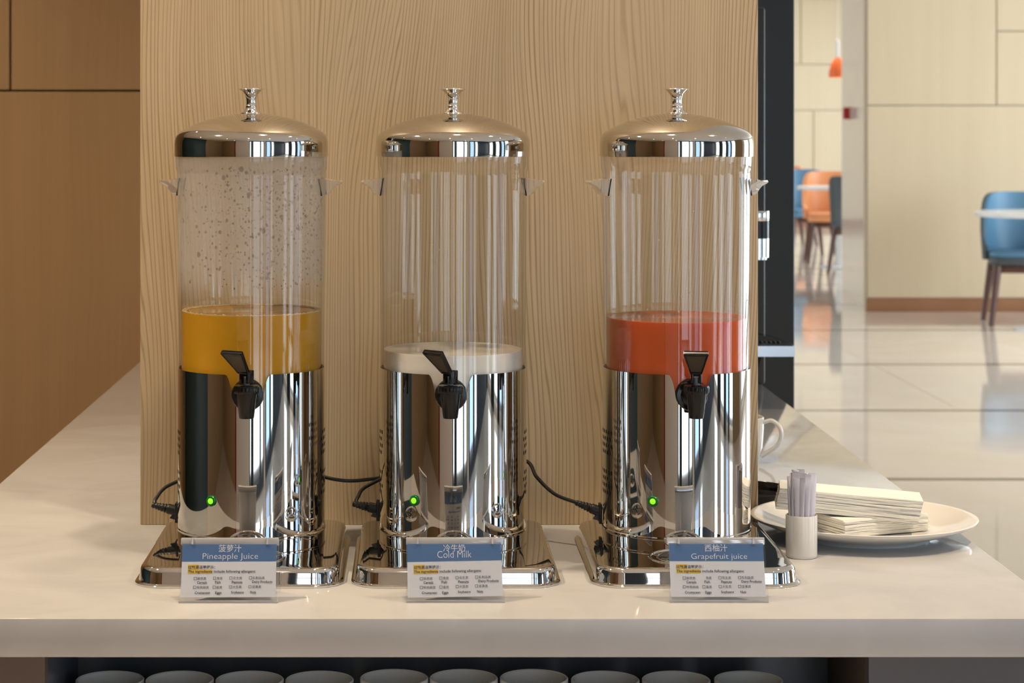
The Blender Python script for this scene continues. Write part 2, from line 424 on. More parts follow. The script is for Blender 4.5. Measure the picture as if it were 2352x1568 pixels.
for i, (wl, a, b, _, _) in enumerate(WINDOWS):
    m = MB(); n = max(1, round((b - a) / 1.0)); fr = 0.035
    def bar(u0, u1, z0, z1):
        if wl == 'back': m.box((u0, Y0 - 0.14, z0), (u1, Y0 - 0.08, z1))
        elif wl == 'left': m.box((X0 - 0.14, u0, z0), (X0 - 0.08, u1, z1))
        else: m.box((X1 + 0.08, u0, z0), (X1 + 0.14, u1, z1))
    bar(a, b, WZ0, WZ0 + fr); bar(a, b, WZ1 - fr, WZ1)
    for k in range(n + 1):
        u = a + (b - a) * k / n; bar(max(a, u - fr / 2), min(b, u + fr / 2), WZ0, WZ1)
    bar(a, b, 1.95, 1.98)
    m.obj('window_%d' % (i + 1), 'window_frame', kind='structure', angle=0)
wl_ = wall_with_windows('wall_left', 'left', 'brown_wood', [])
MB().box((X0, 0.9, 0.0), (X0 + 0.012, 5.3, CEIL)).obj('wall_panel', 'green_paint', wl_, angle=0)

# wood-clad wall behind the counter, facing the camera: carcass with separate panels
def clad(name, y, panels, mat, gmat, lo, hi, th=0.16, t=0.018, gap=0.006, parent_mat=None):
    w = MB().box((lo, y + t, -0.02), (hi, y + t + th, CEIL + 0.02)).obj(name, gmat, kind='structure', angle=0)
    for x0, x1, z0, z1 in panels:
        MB().box((x0 + gap / 2, y, z0 + gap / 2), (x1 - gap / 2, y + t, z1 - gap / 2), 0.0015, seg=1).obj('wood_panel', mat, w)
    return w
YL = 5.6
zg = CAM_Z + (VPY - 208.5) * YL / F_PX
xv = (23.5 - VPX) * YL / F_PX
clad('wall_front', YL, [(-4.5, xv - 1.45, 0, zg), (xv - 1.45, 0.42, 0, zg), (-4.5, xv, zg, CEIL), (xv, 0.42, zg, CEIL)],
     'brown_wood', 'groove', -4.5, 0.42, gap=0.005)
col = thing('column', 'tall matt black column behind the coffee machine', 'column', (0.72, 5.55, 0))
MB().box((-0.30, -0.25, 0.0), (0.9275 - 0.72, 0.30, CEIL - 0.002), 0.004).obj('shaft', 'black_column', col)

# dining room wall with its return, skirting and fire alarm
YD = 15.7
zd = CAM_Z + (VPY - 242) / 318.0; zd2 = CAM_Z + (VPY - 72) / 318.0; xd = (2287 - VPX) / 318.0
wd = clad('wall_dining', YD, [(3.27, 5.9, 0.094, zd), (5.9, 7.0, 0.094, zd), (3.27, xd, zd, CEIL), (xd, 7.0, zd, zd2), (xd, 7.0, zd2, CEIL)],
          'pale_wood', 'pale_groove', 3.272, 7.0, th=0.1, gap=0.008)
MB().add([(3.27, YD, 0), (3.50, 17.8, 0), (7.0, 17.8, 0), (7.0, YD + 0.05, 0), (3.27, YD, CEIL), (3.50, 17.8, CEIL), (7.0, 17.8, CEIL), (7.0, YD + 0.05, CEIL)],
         [(0, 1, 2, 3), (4, 7, 6, 5), (0, 4, 5, 1), (1, 5, 6, 2), (2, 6, 7, 3)]).obj('wall_return', 'return_panel', kind='structure', angle=0)
MB().box((3.265, YD - 0.014, 0.0), (7.0, YD + 0.02, 0.094), 0.003).obj('baseboard_dining', 'skirting_wood', kind='structure')
S_far = F_PX / Y1
zf1 = CAM_Z + (VPY - 148) / S_far; zf2 = CAM_Z + (VPY - 253) / S_far; xf = (1868 - VPX) / S_far
clad('wall_far', Y1 - 0.02, [(-4.5, 5.1, zf1, CEIL), (5.1, 7.0, zf1, CEIL), (-4.5, 4.4, zf2, zf1), (4.4, 7.0, zf2, zf1), (-4.5, xf, 0.1, zf2), (xf, 7.0, 0.1, zf2)],
     'pale_wood', 'pale_groove', -4.5, 7.0, gap=0.012)
MB().box((-4.5, Y1 - 0.05, 0.0), (7.0, Y1 - 0.02, 0.1)).obj('baseboard_far', 'skirting_wood', kind='structure', angle=0)
al = thing('fire_alarm', 'small dark red fire alarm box on the pale wall corner', 'alarm', (3.415, 17.03, CAM_Z + (VPY - 260) / 294))
al.rotation_euler = (0, 0, math.atan2(2.1, 0.23) - R_(90))
MB().box((-0.052, -0.055, -0.045), (-0.008, 0.055, 0.045), 0.004).obj('housing', 'alarm_red', al)
MB().box((-0.008, -0.06, -0.05), (0.012, 0.25, 0.05), 0.003).obj('reflection_plate', 'alarm_reflection', al)  # tan plate put in for the reflection at the red box's side

# ceiling downlights (ring, glowing lens, lamp)
for x, y, w in DOWNLIGHTS:
    t = thing('ceiling_downlight', 'small round recessed downlight in the white ceiling', 'downlight', (x, y, CEIL), group='recessed ceiling downlights')
    MB().lathe([(0.055, -0.006), (0.058, -0.002), (0.058, 0.0), (0.04, 0.0), (0.04, -0.006)], 24, close=True).obj('trim_ring', 'ceiling_paint', t)
    MB().lathe([(0, -0.002), (0.0395, -0.002), (0.0395, 0.0), (0, 0.0)], 24).obj('lens', 'lamp_glow', t)
    d = bpy.data.lights.new('downlight_lamp', 'SPOT'); d.energy = w; d.color = WARM; d.spot_size = R_(100); d.spot_blend = 0.8
    d.shadow_soft_size = 0.06
    o = bpy.data.objects.new('downlight_lamp', d); COL.objects.link(o); o.parent = t; o.location = (0, 0, -0.03)

# ------------------------------------------------------------------ counter
CX0, CX1, CY0, CY1, TH = -0.62, 0.72, 2.37, 5.2, 0.0425
wt = MB().box((CX0, CY0, CT - TH), (CX1, CY1, CT), 0.0016).obj('worktop', 'quartz')
wt.data.materials.append(MAT['quartz_edge'])
for pl in wt.data.polygons:
    if abs(pl.normal.z) < 0.3: pl.material_index = 1
tag(wt, 'glossy white stone worktop carrying the three drink dispensers', 'worktop')
cab = thing('cabinet', 'dark base cabinet with an open mug shelf under the white worktop', 'cabinet', (0, 0, 0))
FY = 2.42; BY = 2.66; SX0, SX1 = -0.41, 0.506; ctz = CT - TH
SHZ = CT - 0.205
MB().box((CX0 + 0.02, FY, 0.0), (SX0, FY + 0.02, ctz)).obj('front_panel', 'cabinet_brown', cab, angle=0)
MB().box((SX1, FY, 0.0), (CX1 - 0.02, FY + 0.02, ctz)).obj('front_panel', 'cabinet_grey', cab, angle=0)
MB().box((SX0 - 0.02, FY + 0.02, SHZ), (SX0, BY, ctz)).obj('side_panel', 'cabinet_navy', cab, angle=0)
MB().box((SX1, FY + 0.02, SHZ), (SX1 + 0.02, BY, ctz)).obj('side_panel', 'cabinet_stone', cab, angle=0, label='rough brown side panel')
MB().box((SX0, FY, SHZ - 0.02), (SX1, BY, SHZ)).obj('shelf', 'cabinet_navy', cab, angle=0)
MB().box((SX0, FY + 0.005, 0.0), (SX1, FY + 0.02, SHZ - 0.02)).obj('front_panel', 'cabinet_grey', cab, angle=0)
MB().box((CX0 + 0.02, BY, 0.0), (CX1 - 0.02, CY1 - 0.05, ctz)).obj('carcass', 'cabinet_navy', cab, angle=0)

PX0, PX1, PY = (322 - VPX) / 1710.0, (1741 - VPX) / 1710.0, 2.924
tag(MB().box((PX0, PY, CT), (PX1, PY + 0.03, 2.75), 0.0008, seg=1).obj('wood_partition', 'ash_wood'),
    'upright light wood grain board standing behind the three dispensers', 'partition')

# ------------------------------------------------------------------ drink dispensers
RC = 0.0925                                  # cup radius
MESH = {}
def shared(key, fn):
    if key not in MESH: MESH[key] = fn()
    return MESH[key]
def base_mesh():
    m = MB(); rings = []
    for ins, z in ((-0.001, 0.0), (-0.0015, 0.002), (0.0, 0.0035), (0.003, 0.004), (0.0035, 0.006), (0.0045, 0.0165), (0.0062, 0.0202), (0.0095, 0.0218), (0.0125, 0.022)):
        rings.append([(x, y, z) for x, y in rounded(0.1215 - ins, 0.1215 - ins, -0.220 + ins, 0.109 - ins, 0.036 - ins, 8)])
    m.loft(rings); return m.mesh('base_plate', 'chrome', 40)
def cup_mesh():
    th = []
    a = -math.pi
    half = 0.032 / RC
    N = 120
    grid = [-math.pi + 2 * math.pi * k / N for k in range(N)]
    grid = [g for g in grid if abs(g) > half + 0.02] + [-half + 2 * half * k / 44 for k in range(45)]
    grid.sort()
    ztop = 0.2325; zc = 0.2125; rn = 0.0205
    def top(g):
        s = abs(g) * RC
        if s >= 0.0285: return ztop
        if s <= rn * 0.97: return zc - math.sqrt(rn * rn - s * s) * 1.0
        t = (s - rn * 0.97) / (0.0285 - rn * 0.97)
        z0 = zc - math.sqrt(rn * rn - (rn * 0.97) ** 2)
        return z0 + (ztop - z0) * (1 - (1 - t) ** 2.0) ** 0.75
    zs = [0.0, 0.004, 0.05, 0.10, 0.15, 0.17, 0.19]
    def shell(r, flip):
        v = []; f = []
        n = len(grid); rows = 12
        for g in grid:
            zt = top(g)
            for k in range(rows):
                z = 0.0215 + (zt - 0.0215) * k / (rows - 1)
                v.append((r * math.sin(g), -r * math.cos(g), z))
        for i in range(n):
            j = (i + 1) % n
            for k in range(rows - 1):
                q = (i * rows + k, j * rows + k, j * rows + k + 1, i * rows + k + 1)
                f.append(tuple(reversed(q)) if flip else q)
        return v, f, n, rows
    v, f, n, rows = shell(RC, False); v2, f2, _, _ = shell(RC - 0.0011, True)
    nrm = [(p[0] / RC, p[1] / RC, 0) for p in v] + [(-p[0] / RC, -p[1] / RC, 0) for p in v2]
    o = len(v); v += v2; f += [tuple(i + o for i in q) for q in f2]
    r0 = len(v)
    for i in range(n):
        a, b = v[i * rows + rows - 1], v[o + i * rows + rows - 1]; v += [a, b]; nrm += [(0, 0, 1)] * 2
    for i in range(n):
        j = (i + 1) % n
        f.append((r0 + 2 * i, r0 + 2 * j, r0 + 2 * j + 1, r0 + 2 * i + 1))
    me = bpy.data.meshes.new('cup'); me.from_pydata(v, [], f); me.update()
    me.polygons.foreach_set('use_smooth', [True] * len(me.polygons))
    me.normals_split_custom_set_from_vertices(nrm)
    me.materials.append(MAT['chrome'])
    return me
def bead_mesh():
    return MB().lathe([(RC, 0.0335), (RC + 0.0012, 0.0325), (RC + 0.0012, 0.0305), (RC, 0.0295)], 96).mesh('foot_bead', 'chrome', 50)
def tank_mesh(mat):
    prof = [(0.0895, 0.045), (0.0905, 0.10), (0.0912, 0.26), (0.0932, 0.474), (0.0934, 0.479), (0.0948, 0.482), (0.0952, 0.4990),
            (0.0918, 0.4990), (0.0915, 0.486), (0.0898, 0.480), (0.0895, 0.474), (0.0882, 0.26), (0.0868, 0.05)]
    return MB().lathe(prof, 96, close=True).mesh('tank', mat, 40)
def lid_mesh():
    prof = [(0.0935, 0.4975), (0.0966, 0.4975), (0.0968, 0.4985), (0.0968, 0.5135), (0.0962, 0.5185), (0.0945, 0.5232), (0.0905, 0.5276), (0.0845, 0.5313),
            (0.0760, 0.5356), (0.0640, 0.5406), (0.0510, 0.5446), (0.0370, 0.5480), (0.0220, 0.5504), (0.0080, 0.5516), (0, 0.5517)]
    P = [Vector((r, 0, z)) for r, z in prof[3:]]
    fine = [(p.x, p.z) for p in smooth_path(P, 4)]; fine[-1] = (0.0, fine[-1][1])
    return MB().lathe(prof[:3] + fine, 96).mesh('lid', 'lid_chrome', 40)
def knob_mesh():
    prof = [(0.0136, 0.5503), (0.0138, 0.5514), (0.0125, 0.5529), (0.0092, 0.5553), (0.0073, 0.5585), (0.0070, 0.5602), (0.0074, 0.5610), (0.0067, 0.5618), (0.0064, 0.5660),
            (0.0068, 0.5705), (0.0086, 0.5752), (0.0120, 0.5790), (0.0150, 0.5809), (0.0159, 0.5816), (0.0157, 0.5825), (0.0130, 0.5835), (0.0065, 0.5842), (0, 0.5844)]
    return MB().lathe(prof, 48).mesh('knob', 'knob_chrome', 60)
def handle_mesh():
    r = 0.0925
    poly = [(0.0, 0.4490), (0.0055, 0.4492), (0.0090, 0.4515), (0.0120, 0.4560), (0.0160, 0.4605), (0.0215, 0.4630), (0.0240, 0.4652), (0.0228, 0.4676), (0.0150, 0.4672), (0.0070, 0.4690), (0.0, 0.4700)]
    rings = []
    for k in range(9):
        t = -1 + k / 4; w = 0.021 * t; sh = 1 - 0.06 * t ** 4
        rings.append([(math.sqrt(r * r - w * w) + p * sh, w, z) for p, z in poly])
    return MB().loft(rings).mesh('handle', 'handle_acrylic', 40)
def tir_line_mesh(s):  # black line put in for total internal reflection where the handle meets the tank
    r = 0.0932; w = s * 0.0216
    return MB().tube([(math.sqrt(r * r - w * w) + 0.0006 - 0.0006 * k, w, 0.4485 + 0.0215 * k / 6) for k in range(7)], 0.0009, 6).mesh('tir_line', 'hole_black')
def tray_mesh():
    m = MB()
    for r, w in ((0.050, 0.0022), (0.0405, 0.0014)):
        m.lathe([(r + w * math.cos(R_(a)), 0.0217 + w * 0.8 * math.sin(R_(a))) for a in range(0, 181, 20)], 64)
    m.lathe([(0.039, 0.0226), (0.037, 0.0234), (0.0, 0.0235)], 64)
    return m.mesh('drip_tray', 'chrome', 60)
def slots_mesh():
    m = MB()
    def arc(r0, r1, a0, a1, z):
        n = 8; v = []; f = []
        for k in range(n + 1):
            a = R_(a0 + (a1 - a0) * k / n)
            v += [(r0 * math.cos(a), r0 * math.sin(a), z), (r1 * math.cos(a), r1 * math.sin(a), z)]
        for k in range(n): f.append((2 * k, 2 * k + 1, 2 * k + 3, 2 * k + 2))
        m.add(v, f)
    for q in range(4):
        arc(0.0285, 0.0375, 90 * q + 12, 90 * q + 78, 0.0237); arc(0.0140, 0.0225, 90 * q + 18, 90 * q + 72, 0.0237)
    m.lathe([(0.0055, 0.0236), (0, 0.0236)], 20)
    return m.mesh('drain_slots', 'hole_black', 0)
def vents_mesh():
    m = MB()
    for side in (-90, 90):
        for zb in (0.128, 0.078):
            for r in range(4):
                for c in range(7):
                    g = R_(side + (c - 3) * 5.2 + (2.6 if r % 2 else 0)); z = zb + r * 0.0085; n = 10; v = []
                    for k in range(n):
                        a = 2 * math.pi * k / n
                        gg = g + 0.0016 * math.cos(a) / RC; rr = RC + 0.00025
                        v.append((rr * math.sin(gg), -rr * math.cos(gg), z + 0.0027 * math.sin(a)))
                    m.add(v, [tuple(range(n))])
    return m.mesh('vent_holes', 'hole_black', 0)
def led_pos(a, r): return T(r * math.sin(a), -r * math.cos(a), 0.0775) @ Matrix.Rotation(a, 4, 'Z') @ rotx(R_(90))

def lever_frame(psi): return T(0, -0.121, 0) @ Matrix.Rotation(psi, 4, 'Z')
def tap_parts(root, phi, psi):
    t = put('tap', shared('tap_body', lambda: (
        MB().lathe([(0.0, -0.004), (0.0195, -0.004), (0.0197, 0.003), (0.0185, 0.0052), (0.0145, 0.0056), (0.0143, 0.009), (0.0125, 0.0105), (0.0088, 0.011), (0.0088, 0.030), (0, 0.030)], 40,
                   T(0, -0.0925, 0.2085) @ rotx(R_(90)))
        .lathe([(0, 0.1845), (0.0078, 0.1845), (0.0086, 0.1838), (0.0090, 0.1846), (0.0124, 0.2128), (0.0128, 0.2146), (0, 0.2146)], 40, T(0, -0.121, 0))
        .mesh('tap', 'black_plastic', 40))), root, rz=phi, label='black plastic tap')
    def capm():
        m = MB(); rings = []
        for r, z in ((0.0146, 0.2140), (0.0150, 0.2148), (0.0152, 0.2212), (0.0144, 0.2232), (0.0120, 0.2238)):
            rings.append([((r + (0.0003 if k % 4 < 2 else -0.0002) * (1 if z < 0.2225 else 0)) * math.cos(2 * math.pi * k / 96), (r + (0.0003 if k % 4 < 2 else -0.0002) * (1 if z < 0.2225 else 0)) * math.sin(2 * math.pi * k / 96), z) for k in range(96)])
        return m.loft(rings, mtx=T(0, -0.121, 0)).mesh('cap_ring', 'black_plastic', 30)
    put('cap_ring', shared('cap_ring', capm), t)
    put('stem', shared('stem', lambda: MB().lathe([(0.0036, 0.2236), (0.0036, 0.2330), (0.0030, 0.2338), (0, 0.2338)], 20, T(0, -0.121, 0)).mesh('stem', 'grey_pin')), t)
    def lever():
        m = MB()
        for s in (-1, 1):
            m.box((s * 0.0048 - 0.0017, -0.0065, 0.2262), (s * 0.0048 + 0.0017, 0.0065, 0.2408), 0.0007)
        m.box((-0.0065, 0.002, 0.2335), (0.0065, 0.0065, 0.2415), 0.0006)
        # paddle: flares and leans out towards the user
        def pt(u, t_, d):                     # u across -1..1, t_ along 0..1, d out of the face
            w = 0.0066 + (0.0150 - 0.0066) * t_
            c = Vector((0, -0.0065 - 0.026 * t_, 0.2395 + 0.0262 * t_)); nrm = Vector((0, -0.71, -0.70)) * -1
            return c + Vector((u * w, 0, 0)) + nrm * d
        m.loft([[pt(-1, 0, -0.002), pt(1, 0, -0.002), pt(1, 0, 0.0022), pt(-1, 0, 0.0022)], [pt(-1, 1, -0.002), pt(1, 1, -0.002), pt(1, 1, 0.0022), pt(-1, 1, 0.0022)]])
        for (u0, t0, u1, t1) in ((-1, 0, -1, 1), (1, 0, 1, 1), (-1, 1, 1, 1), (-1, 0.02, 1, 0.02)):
            m.tube([pt(u0 * 0.95, t0 * 0.985, -0.0018), pt(u1 * 0.95, t1 * 0.985, -0.0018)], 0.0011, 8)
            m.tube([pt(u0 * 0.95, t0 * 0.985, 0.0022), pt(u1 * 0.95, t1 * 0.985, 0.0022)], 0.0011, 8)
        return m.mesh('lever', 'black_plastic', 40)
    lv = put('lever', shared('lever', lever), t, loc=(0, -0.121, 0), rz=psi)
    def pad():
        def pt(u, t_, d):
            w = 0.0066 + (0.0150 - 0.0066) * t_
            c = Vector((0, -0.0065 - 0.026 * t_, 0.2395 + 0.0262 * t_)); nrm = Vector((0, -0.71, -0.70)) * -1
            return c + Vector((u * w, 0, 0)) + nrm * d
        q = [(-0.84, 0.10), (0.84, 0.10), (0.84, 0.90), (-0.84, 0.90)]
        return MB().loft([[pt(u, t_, d) for u, t_ in q] for d in (-0.0022, 0.0026)]).mesh('grip_pad', 'grip_plastic', 0)
    return t, lv, pad

def foam_ring(level):
    m = MB(); rng = random.Random(3)
    n = 150
    for k in range(520):
        a = rng.uniform(0, 2 * math.pi); r = 0.0868 - abs(rng.gauss(0, 0.0022)); s = rng.uniform(0.0005, 0.0014)
        m.lathe([(0, -s), (s * 0.87, -s * 0.5), (s * 0.87, s * 0.5), (0, s)], 6, T(r * math.cos(a), r * math.sin(a), level + rng.uniform(0, 0.0012)))
    m.lathe([(0.0870, level - 0.001), (0.0870, level + 0.0016), (0.0850, level + 0.0012), (0.0825, level + 0.0003)], 96)
    return m
def droplets():
    m = MB(); rng = random.Random(11)
    for k in range(900):
        z = 0.335 + 0.15 * rng.random() ** 0.85; a = rng.uniform(-math.pi, math.pi)
        if rng.random() < 0.75: a = rng.gauss(0.45, 0.6)
        if abs(a) > math.pi: continue
        s = min(0.0030, 0.00045 + rng.expovariate(1 / 0.00036)); el = rng.uniform(0.95, 1.35)
        r = 0.0886 + 0.0012 * (z - 0.26) / 0.21 - 0.0001
        mt = T(r * math.sin(a), -r * math.cos(a), z) @ Matrix.Rotation(a, 4, 'Z') @ rotx(R_(-90)) @ Matrix.Diagonal((1, el, 1, 1))
        m.lathe([(s, 0), (s * 0.86, s * 0.3), (s * 0.5, s * 0.5), (0, s * 0.58)], 10, mt)
    return m
def drops_clear(seed, n):
    m = MB(); rng = random.Random(seed)
    for k in range(n):
        z = 0.31 + 0.13 * rng.random() ** 1.7; a = rng.uniform(-1.3, 1.3)
        s = rng.uniform(0.0005, 0.0014)
        r = 0.0912 + 0.002 * (z - 0.26) / 0.21
        mt = T(r * math.sin(a), -r * math.cos(a), z) @ Matrix.Rotation(a, 4, 'Z') @ rotx(R_(90)) @ Matrix.Diagonal((0.8, 1.3, 1, 1))
        m.lathe([(s, 0), (s * 0.86, s * 0.3), (s * 0.5, s * 0.5), (0, s * 0.58)], 10, mt)
    return m

def dispenser(x, y, label, liquid, liquid_label, level, phi, psi, tank_rot, tank_mat, extra=None):
    root = thing('drink_dispenser', label, 'dispenser', (x, y, CT), 0.0, 'drink dispensers in a row')
    base = put('base_plate', shared('base', base_mesh), root, label='mirror polished steel base plate')
    tr = put('drip_tray', shared('tray', tray_mesh), root, loc=(0, -0.150, 0))
    put('drain_slots', shared('slots', slots_mesh), tr, rz=R_(20))
    cup = put('cup', shared('cup', cup_mesh), root, rz=phi, label='mirror polished steel cup')
    put('foot_bead', shared('bead', bead_mesh), cup)
    put('vent_holes', shared('vents', vents_mesh), cup, kind='stuff')
    a = R_(-29)
    led = put('indicator_light', shared('led', lambda: MB().lathe([(0.0064, 0.0002), (0.0066, 0.0016), (0.0060, 0.0026), (0.0048, 0.0030), (0.0044, 0.0022), (0, 0.0022)], 28).mesh('indicator_light', 'led_green')), root, label='round green indicator light')
    led.matrix_local = led_pos(phi + a, RC)
    put('lens', shared('ledlens', lambda: MB().lathe([(0.0036, 0.0022), (0.0034, 0.0030), (0.0018, 0.0036), (0, 0.0038)], 20).mesh('lens', 'led_lit')), led)
    put('tank', shared('tank_' + tank_mat, lambda: tank_mesh(tank_mat)), root, label='clear acrylic tank')
    lid = put('lid', shared('lid', lid_mesh), root, label='domed steel lid')
    put('knob', shared('knob', knob_mesh), lid)
    for s in (0, math.pi):
        h = put('handle', shared('handle', handle_mesh), root, rz=tank_rot + s)
        for e in (-1, 1): put('tir_line', shared('tir_line%d' % e, lambda: tir_line_mesh(e)), h)
    prof = [(0, 0.05), (0.0866, 0.05), (0.0866 + (level - 0.05) * 0.006, level - 0.0012), (0.0872, level + 0.0006), (0.0850, level), (0, level)]
    MB().lathe(prof, 96).obj('drink', liquid, root, label=liquid_label, angle=50)
    t, lv, pad = tap_parts(root, phi, psi)
    put('grip_pad', shared('pad', pad), t, loc=(0, -0.121, 0), rz=psi)
    return root
DX = [(577.5 - VPX) / 1822, (1040.5 - VPX) / 1822, (1553.5 - VPX) / 1822]
DY = 2.744
d1 = dispenser(DX[0], DY, 'steel drink dispenser with yellow pineapple juice and a misted tank', 'pineapple_juice', 'yellow orange pineapple juice', 0.3030, R_(1.5), R_(-31), R_(-4), 'dewy_acrylic')
d2 = dispenser(DX[1], DY, 'steel drink dispenser with a low level of white milk, in the middle', 'milk', 'white milk', 0.2545, R_(-2.5), R_(-40), R_(0), 'acrylic')
d3 = dispenser(DX[2], DY, 'steel drink dispenser with red grapefruit juice', 'grapefruit_juice', 'orange red grapefruit juice', 0.2950, R_(4.5), R_(-12.5), R_(6), 'acrylic')
foam_ring(0.3030).obj('foam', 'juice_foam', d1, kind='stuff', label='ring of pale juice foam')
droplets().obj('droplets', 'droplet', d1, kind='stuff', label='water droplets inside the misted tank')
drops_clear(5, 26).obj('droplets', 'handle_acrylic', d3, kind='stuff', label='clear water droplets on the tank')
drops_clear(9, 10).obj('droplets', 'handle_acrylic', d2, kind='stuff', label='clear water droplets on the tank')

# ------------------------------------------------------------------ power cords
def plug_parts(t, tip, back_dir):
    """moulded plug: clip at the cup wall, ribbed strain relief running away along back_dir"""
    tip = Vector(tip); d = Vector(back_dir).normalized()
    m = MB().box((tip.x - 0.0035, tip.y - 0.008, tip.z - 0.014), (tip.x + 0.0005, tip.y + 0.008, tip.z + 0.011), 0.001)
    m.prism([(tip.x - 0.0105, tip.z - 0.0085), (tip.x - 0.003, tip.z - 0.0105), (tip.x - 0.003, tip.z + 0.002)], -(tip.y + 0.004), -(tip.y - 0.004), rotx(R_(90)))
    m.obj('plug', 'cord_rubber', t)
    q = MB(); pts = []; rad = []
    L = 0.034
    for k in range(41):
        u = k / 40; pts.append(tip + d * (L * u) + Vector((0, 0, 0.003 * u)))
        base = 0.0066 - 0.0030 * max(0, u - 0.35) / 0.65
        rad.append(base * (0.84 if (u > 0.35 and int((u - 0.35) * 18) % 2) else 1.0))
    q.tube(pts, rad, 14); q.obj('strain_relief', 'cord_rubber', t, angle=50)
    return pts[-1]
def cord(label, tip, back_dir, path):
    t = thing('power_cord', label, 'cord', (0, 0, 0), group='dispenser power cords')
    e = plug_parts(t, tip, back_dir)
    MB().tube(smooth_path([e - Vector(back_dir).normalized() * 0.004] + path, 10), 0.0024, 10).obj('cable', 'cord_rubber', t)
    return t
zc = CT
cord('black power cord plugged into the pineapple juice dispenser', (DX[0] - 0.0945, DY + 0.020, zc + 0.047), (-1, 0.10, 0.12),
     [(DX[0] - 0.124, DY + 0.032, zc + 0.061), (DX[0] - 0.108, DY + 0.062, zc + 0.074), (DX[0] - 0.05, DY + 0.112, zc + 0.085), (DX[0] + 0.05, DY + 0.116, zc + 0.082),
      (DX[0] + 0.10, DY + 0.105, zc + 0.0735), (DX[0] + 0.125, DY + 0.105, zc + 0.0715), (DX[0] + 0.152, DY + 0.105, zc + 0.074), (DX[1] - 0.05, DY + 0.118, zc + 0.078),
      (DX[1], DY + 0.135, zc + 0.04), (DX[1] + 0.02, DY + 0.145, zc + 0.0045), (DX[1] + 0.05, DY + 0.15, zc + 0.0026)])
cord('black power cord plugged into the milk dispenser', (DX[1] - 0.0935, DY + 0.022, zc + 0.049), (-1, 0.08, 0.10),
     [(DX[1] - 0.121, DY + 0.034, zc + 0.062), (DX[1] - 0.108, DY + 0.060, zc + 0.073), (DX[1] - 0.05, DY + 0.104, zc + 0.088), (DX[1] - 0.01, DY + 0.122, zc + 0.06),
      (DX[1] - 0.02, DY + 0.150, zc + 0.012), (DX[1] - 0.03, DY + 0.156, zc + 0.0026)])
cord('black power cord plugged into the grapefruit juice dispenser', (DX[2] - 0.0925, DY + 0.024, zc + 0.045), (-1, 0.12, 0.26),
     [(DX[2] - 0.150, DY + 0.046, zc + 0.064), (DX[2] - 0.172, DY + 0.070, zc + 0.082), (DX[1] + 0.097, DY + 0.102, zc + 0.098), (DX[1] + 0.05, DY + 0.125, zc + 0.10),
      (DX[1] + 0.03, DY + 0.145, zc + 0.05), (DX[1] + 0.06, DY + 0.158, zc + 0.0026), (DX[1] + 0.09, DY + 0.160, zc + 0.0026)])

# ------------------------------------------------------------------ sign holders with printed cards
U = 1.0 / 2030.0
def text_meshes(items):
    """items: (string, x0, x1, ytop, ybottom, bold) in card pixels -> one list of (verts, faces)"""
    objs = []
    for s, x0, x1, yt, yb, bold in items:
        c = bpy.data.curves.new('t', 'FONT'); c.body = s; c.size = 1.0; c.resolution_u = 3
        c.offset = bold
        o = bpy.data.objects.new('t', c); COL.objects.link(o); objs.append((o, c))
    bpy.context.view_layer.update()
    dg = bpy.context.evaluated_depsgraph_get(); res = []
    for (o, c), (s, x0, x1, yt, yb, bold) in zip(objs, items):
        ev = o.evaluated_get(dg); me = ev.to_mesh()
        v = [p.co.copy() for p in me.vertices]; f = [tuple(p.vertices) for p in me.polygons]; ev.to_mesh_clear()
        if v:
            ax0, ax1 = min(p.x for p in v), max(p.x for p in v); ay0, ay1 = min(p.y for p in v), max(p.y for p in v)
            sx = (x1 - x0) / (ax1 - ax0); sy = (yb - yt) / (ay1 - ay0)
            v = [((x0 + (p.x - ax0) * sx) * U, -(yb - (p.y - ay0) * sy) * U, 0.0) for p in v]
        res.append((v, f))
    for o, c in objs:
        bpy.data.objects.remove(o); bpy.data.curves.remove(c)
    return res
K = 8.712
def px(x, y): return (400 + x / K - 522.5, 1220 + y / K - 1370)
def it(s, a, b, t, d, bold=0.0):
    x0, y0 = px(a, t); x1, y1 = px(b, d); return (s, x0, x1, y0, y1, bold)
BODY = [it('过敏源温馨提示：', 250, 790, 676, 744, 0.012), it('The ingredients include following allergens:', 250, 1605, 768, 838, 0.014),
        it('麸质类', 440, 622, 908, 965), it('花生类', 1155, 1335, 902, 958), it('乳制品类', 1545, 1785, 898, 955),
        it('Cereals', 440, 637, 988, 1042, 0.014), it('Fish', 800, 908, 985, 1040, 0.014), it('Peanuts', 1133, 1343, 983, 1038, 0.014), it('Dairy Products', 1537, 1940, 978, 1045, 0.014),
        it('甲壳纲类', 437, 680, 1085, 1142), it('蛋类', 825, 942, 1083, 1140), it('大豆类', 1150, 1332, 1077, 1135), it('坚果类', 1540, 1722, 1075, 1133),
        it('Crustacean', 400, 705, 1192, 1243, 0.014), it('Eggs', 808, 932, 1192, 1258, 0.014), it('Soybeans', 1122, 1375, 1186, 1248, 0.014), it('Nuts', 1505, 1622, 1184, 1236, 0.014)]
BOXES = [(370, 908), (1083, 900), (1475, 897), (365, 1082), (755, 1080), (1080, 1077), (1468, 1074)]
SIGNS = [
    ('pineapple juice', -0.2087, 2.445, 0.0, 0.2, [it('菠萝汁', 850, 1305, 262, 412, 0.0), it('Pineapple Juice', 535, 1645, 434, 585, -0.010)], True),
    ('cold milk', 0.0470, 2.447, 0.0, 1.1, [it('冷牛奶', 850, 1290, 262, 408, 0.0), it('Cold Milk', 728, 1412, 392, 530, -0.010)], True),
    ('grapefruit juice', 0.3435, 2.447, 0.0, 0.0, [it('西柚汁', 838, 1290, 262, 408, 0.0), it('Grapefruit juice', 560, 1680, 446, 590, -0.010)], False),
]
flat_items = list(BODY) + [it('鱼类', 833, 945, 903, 960)]
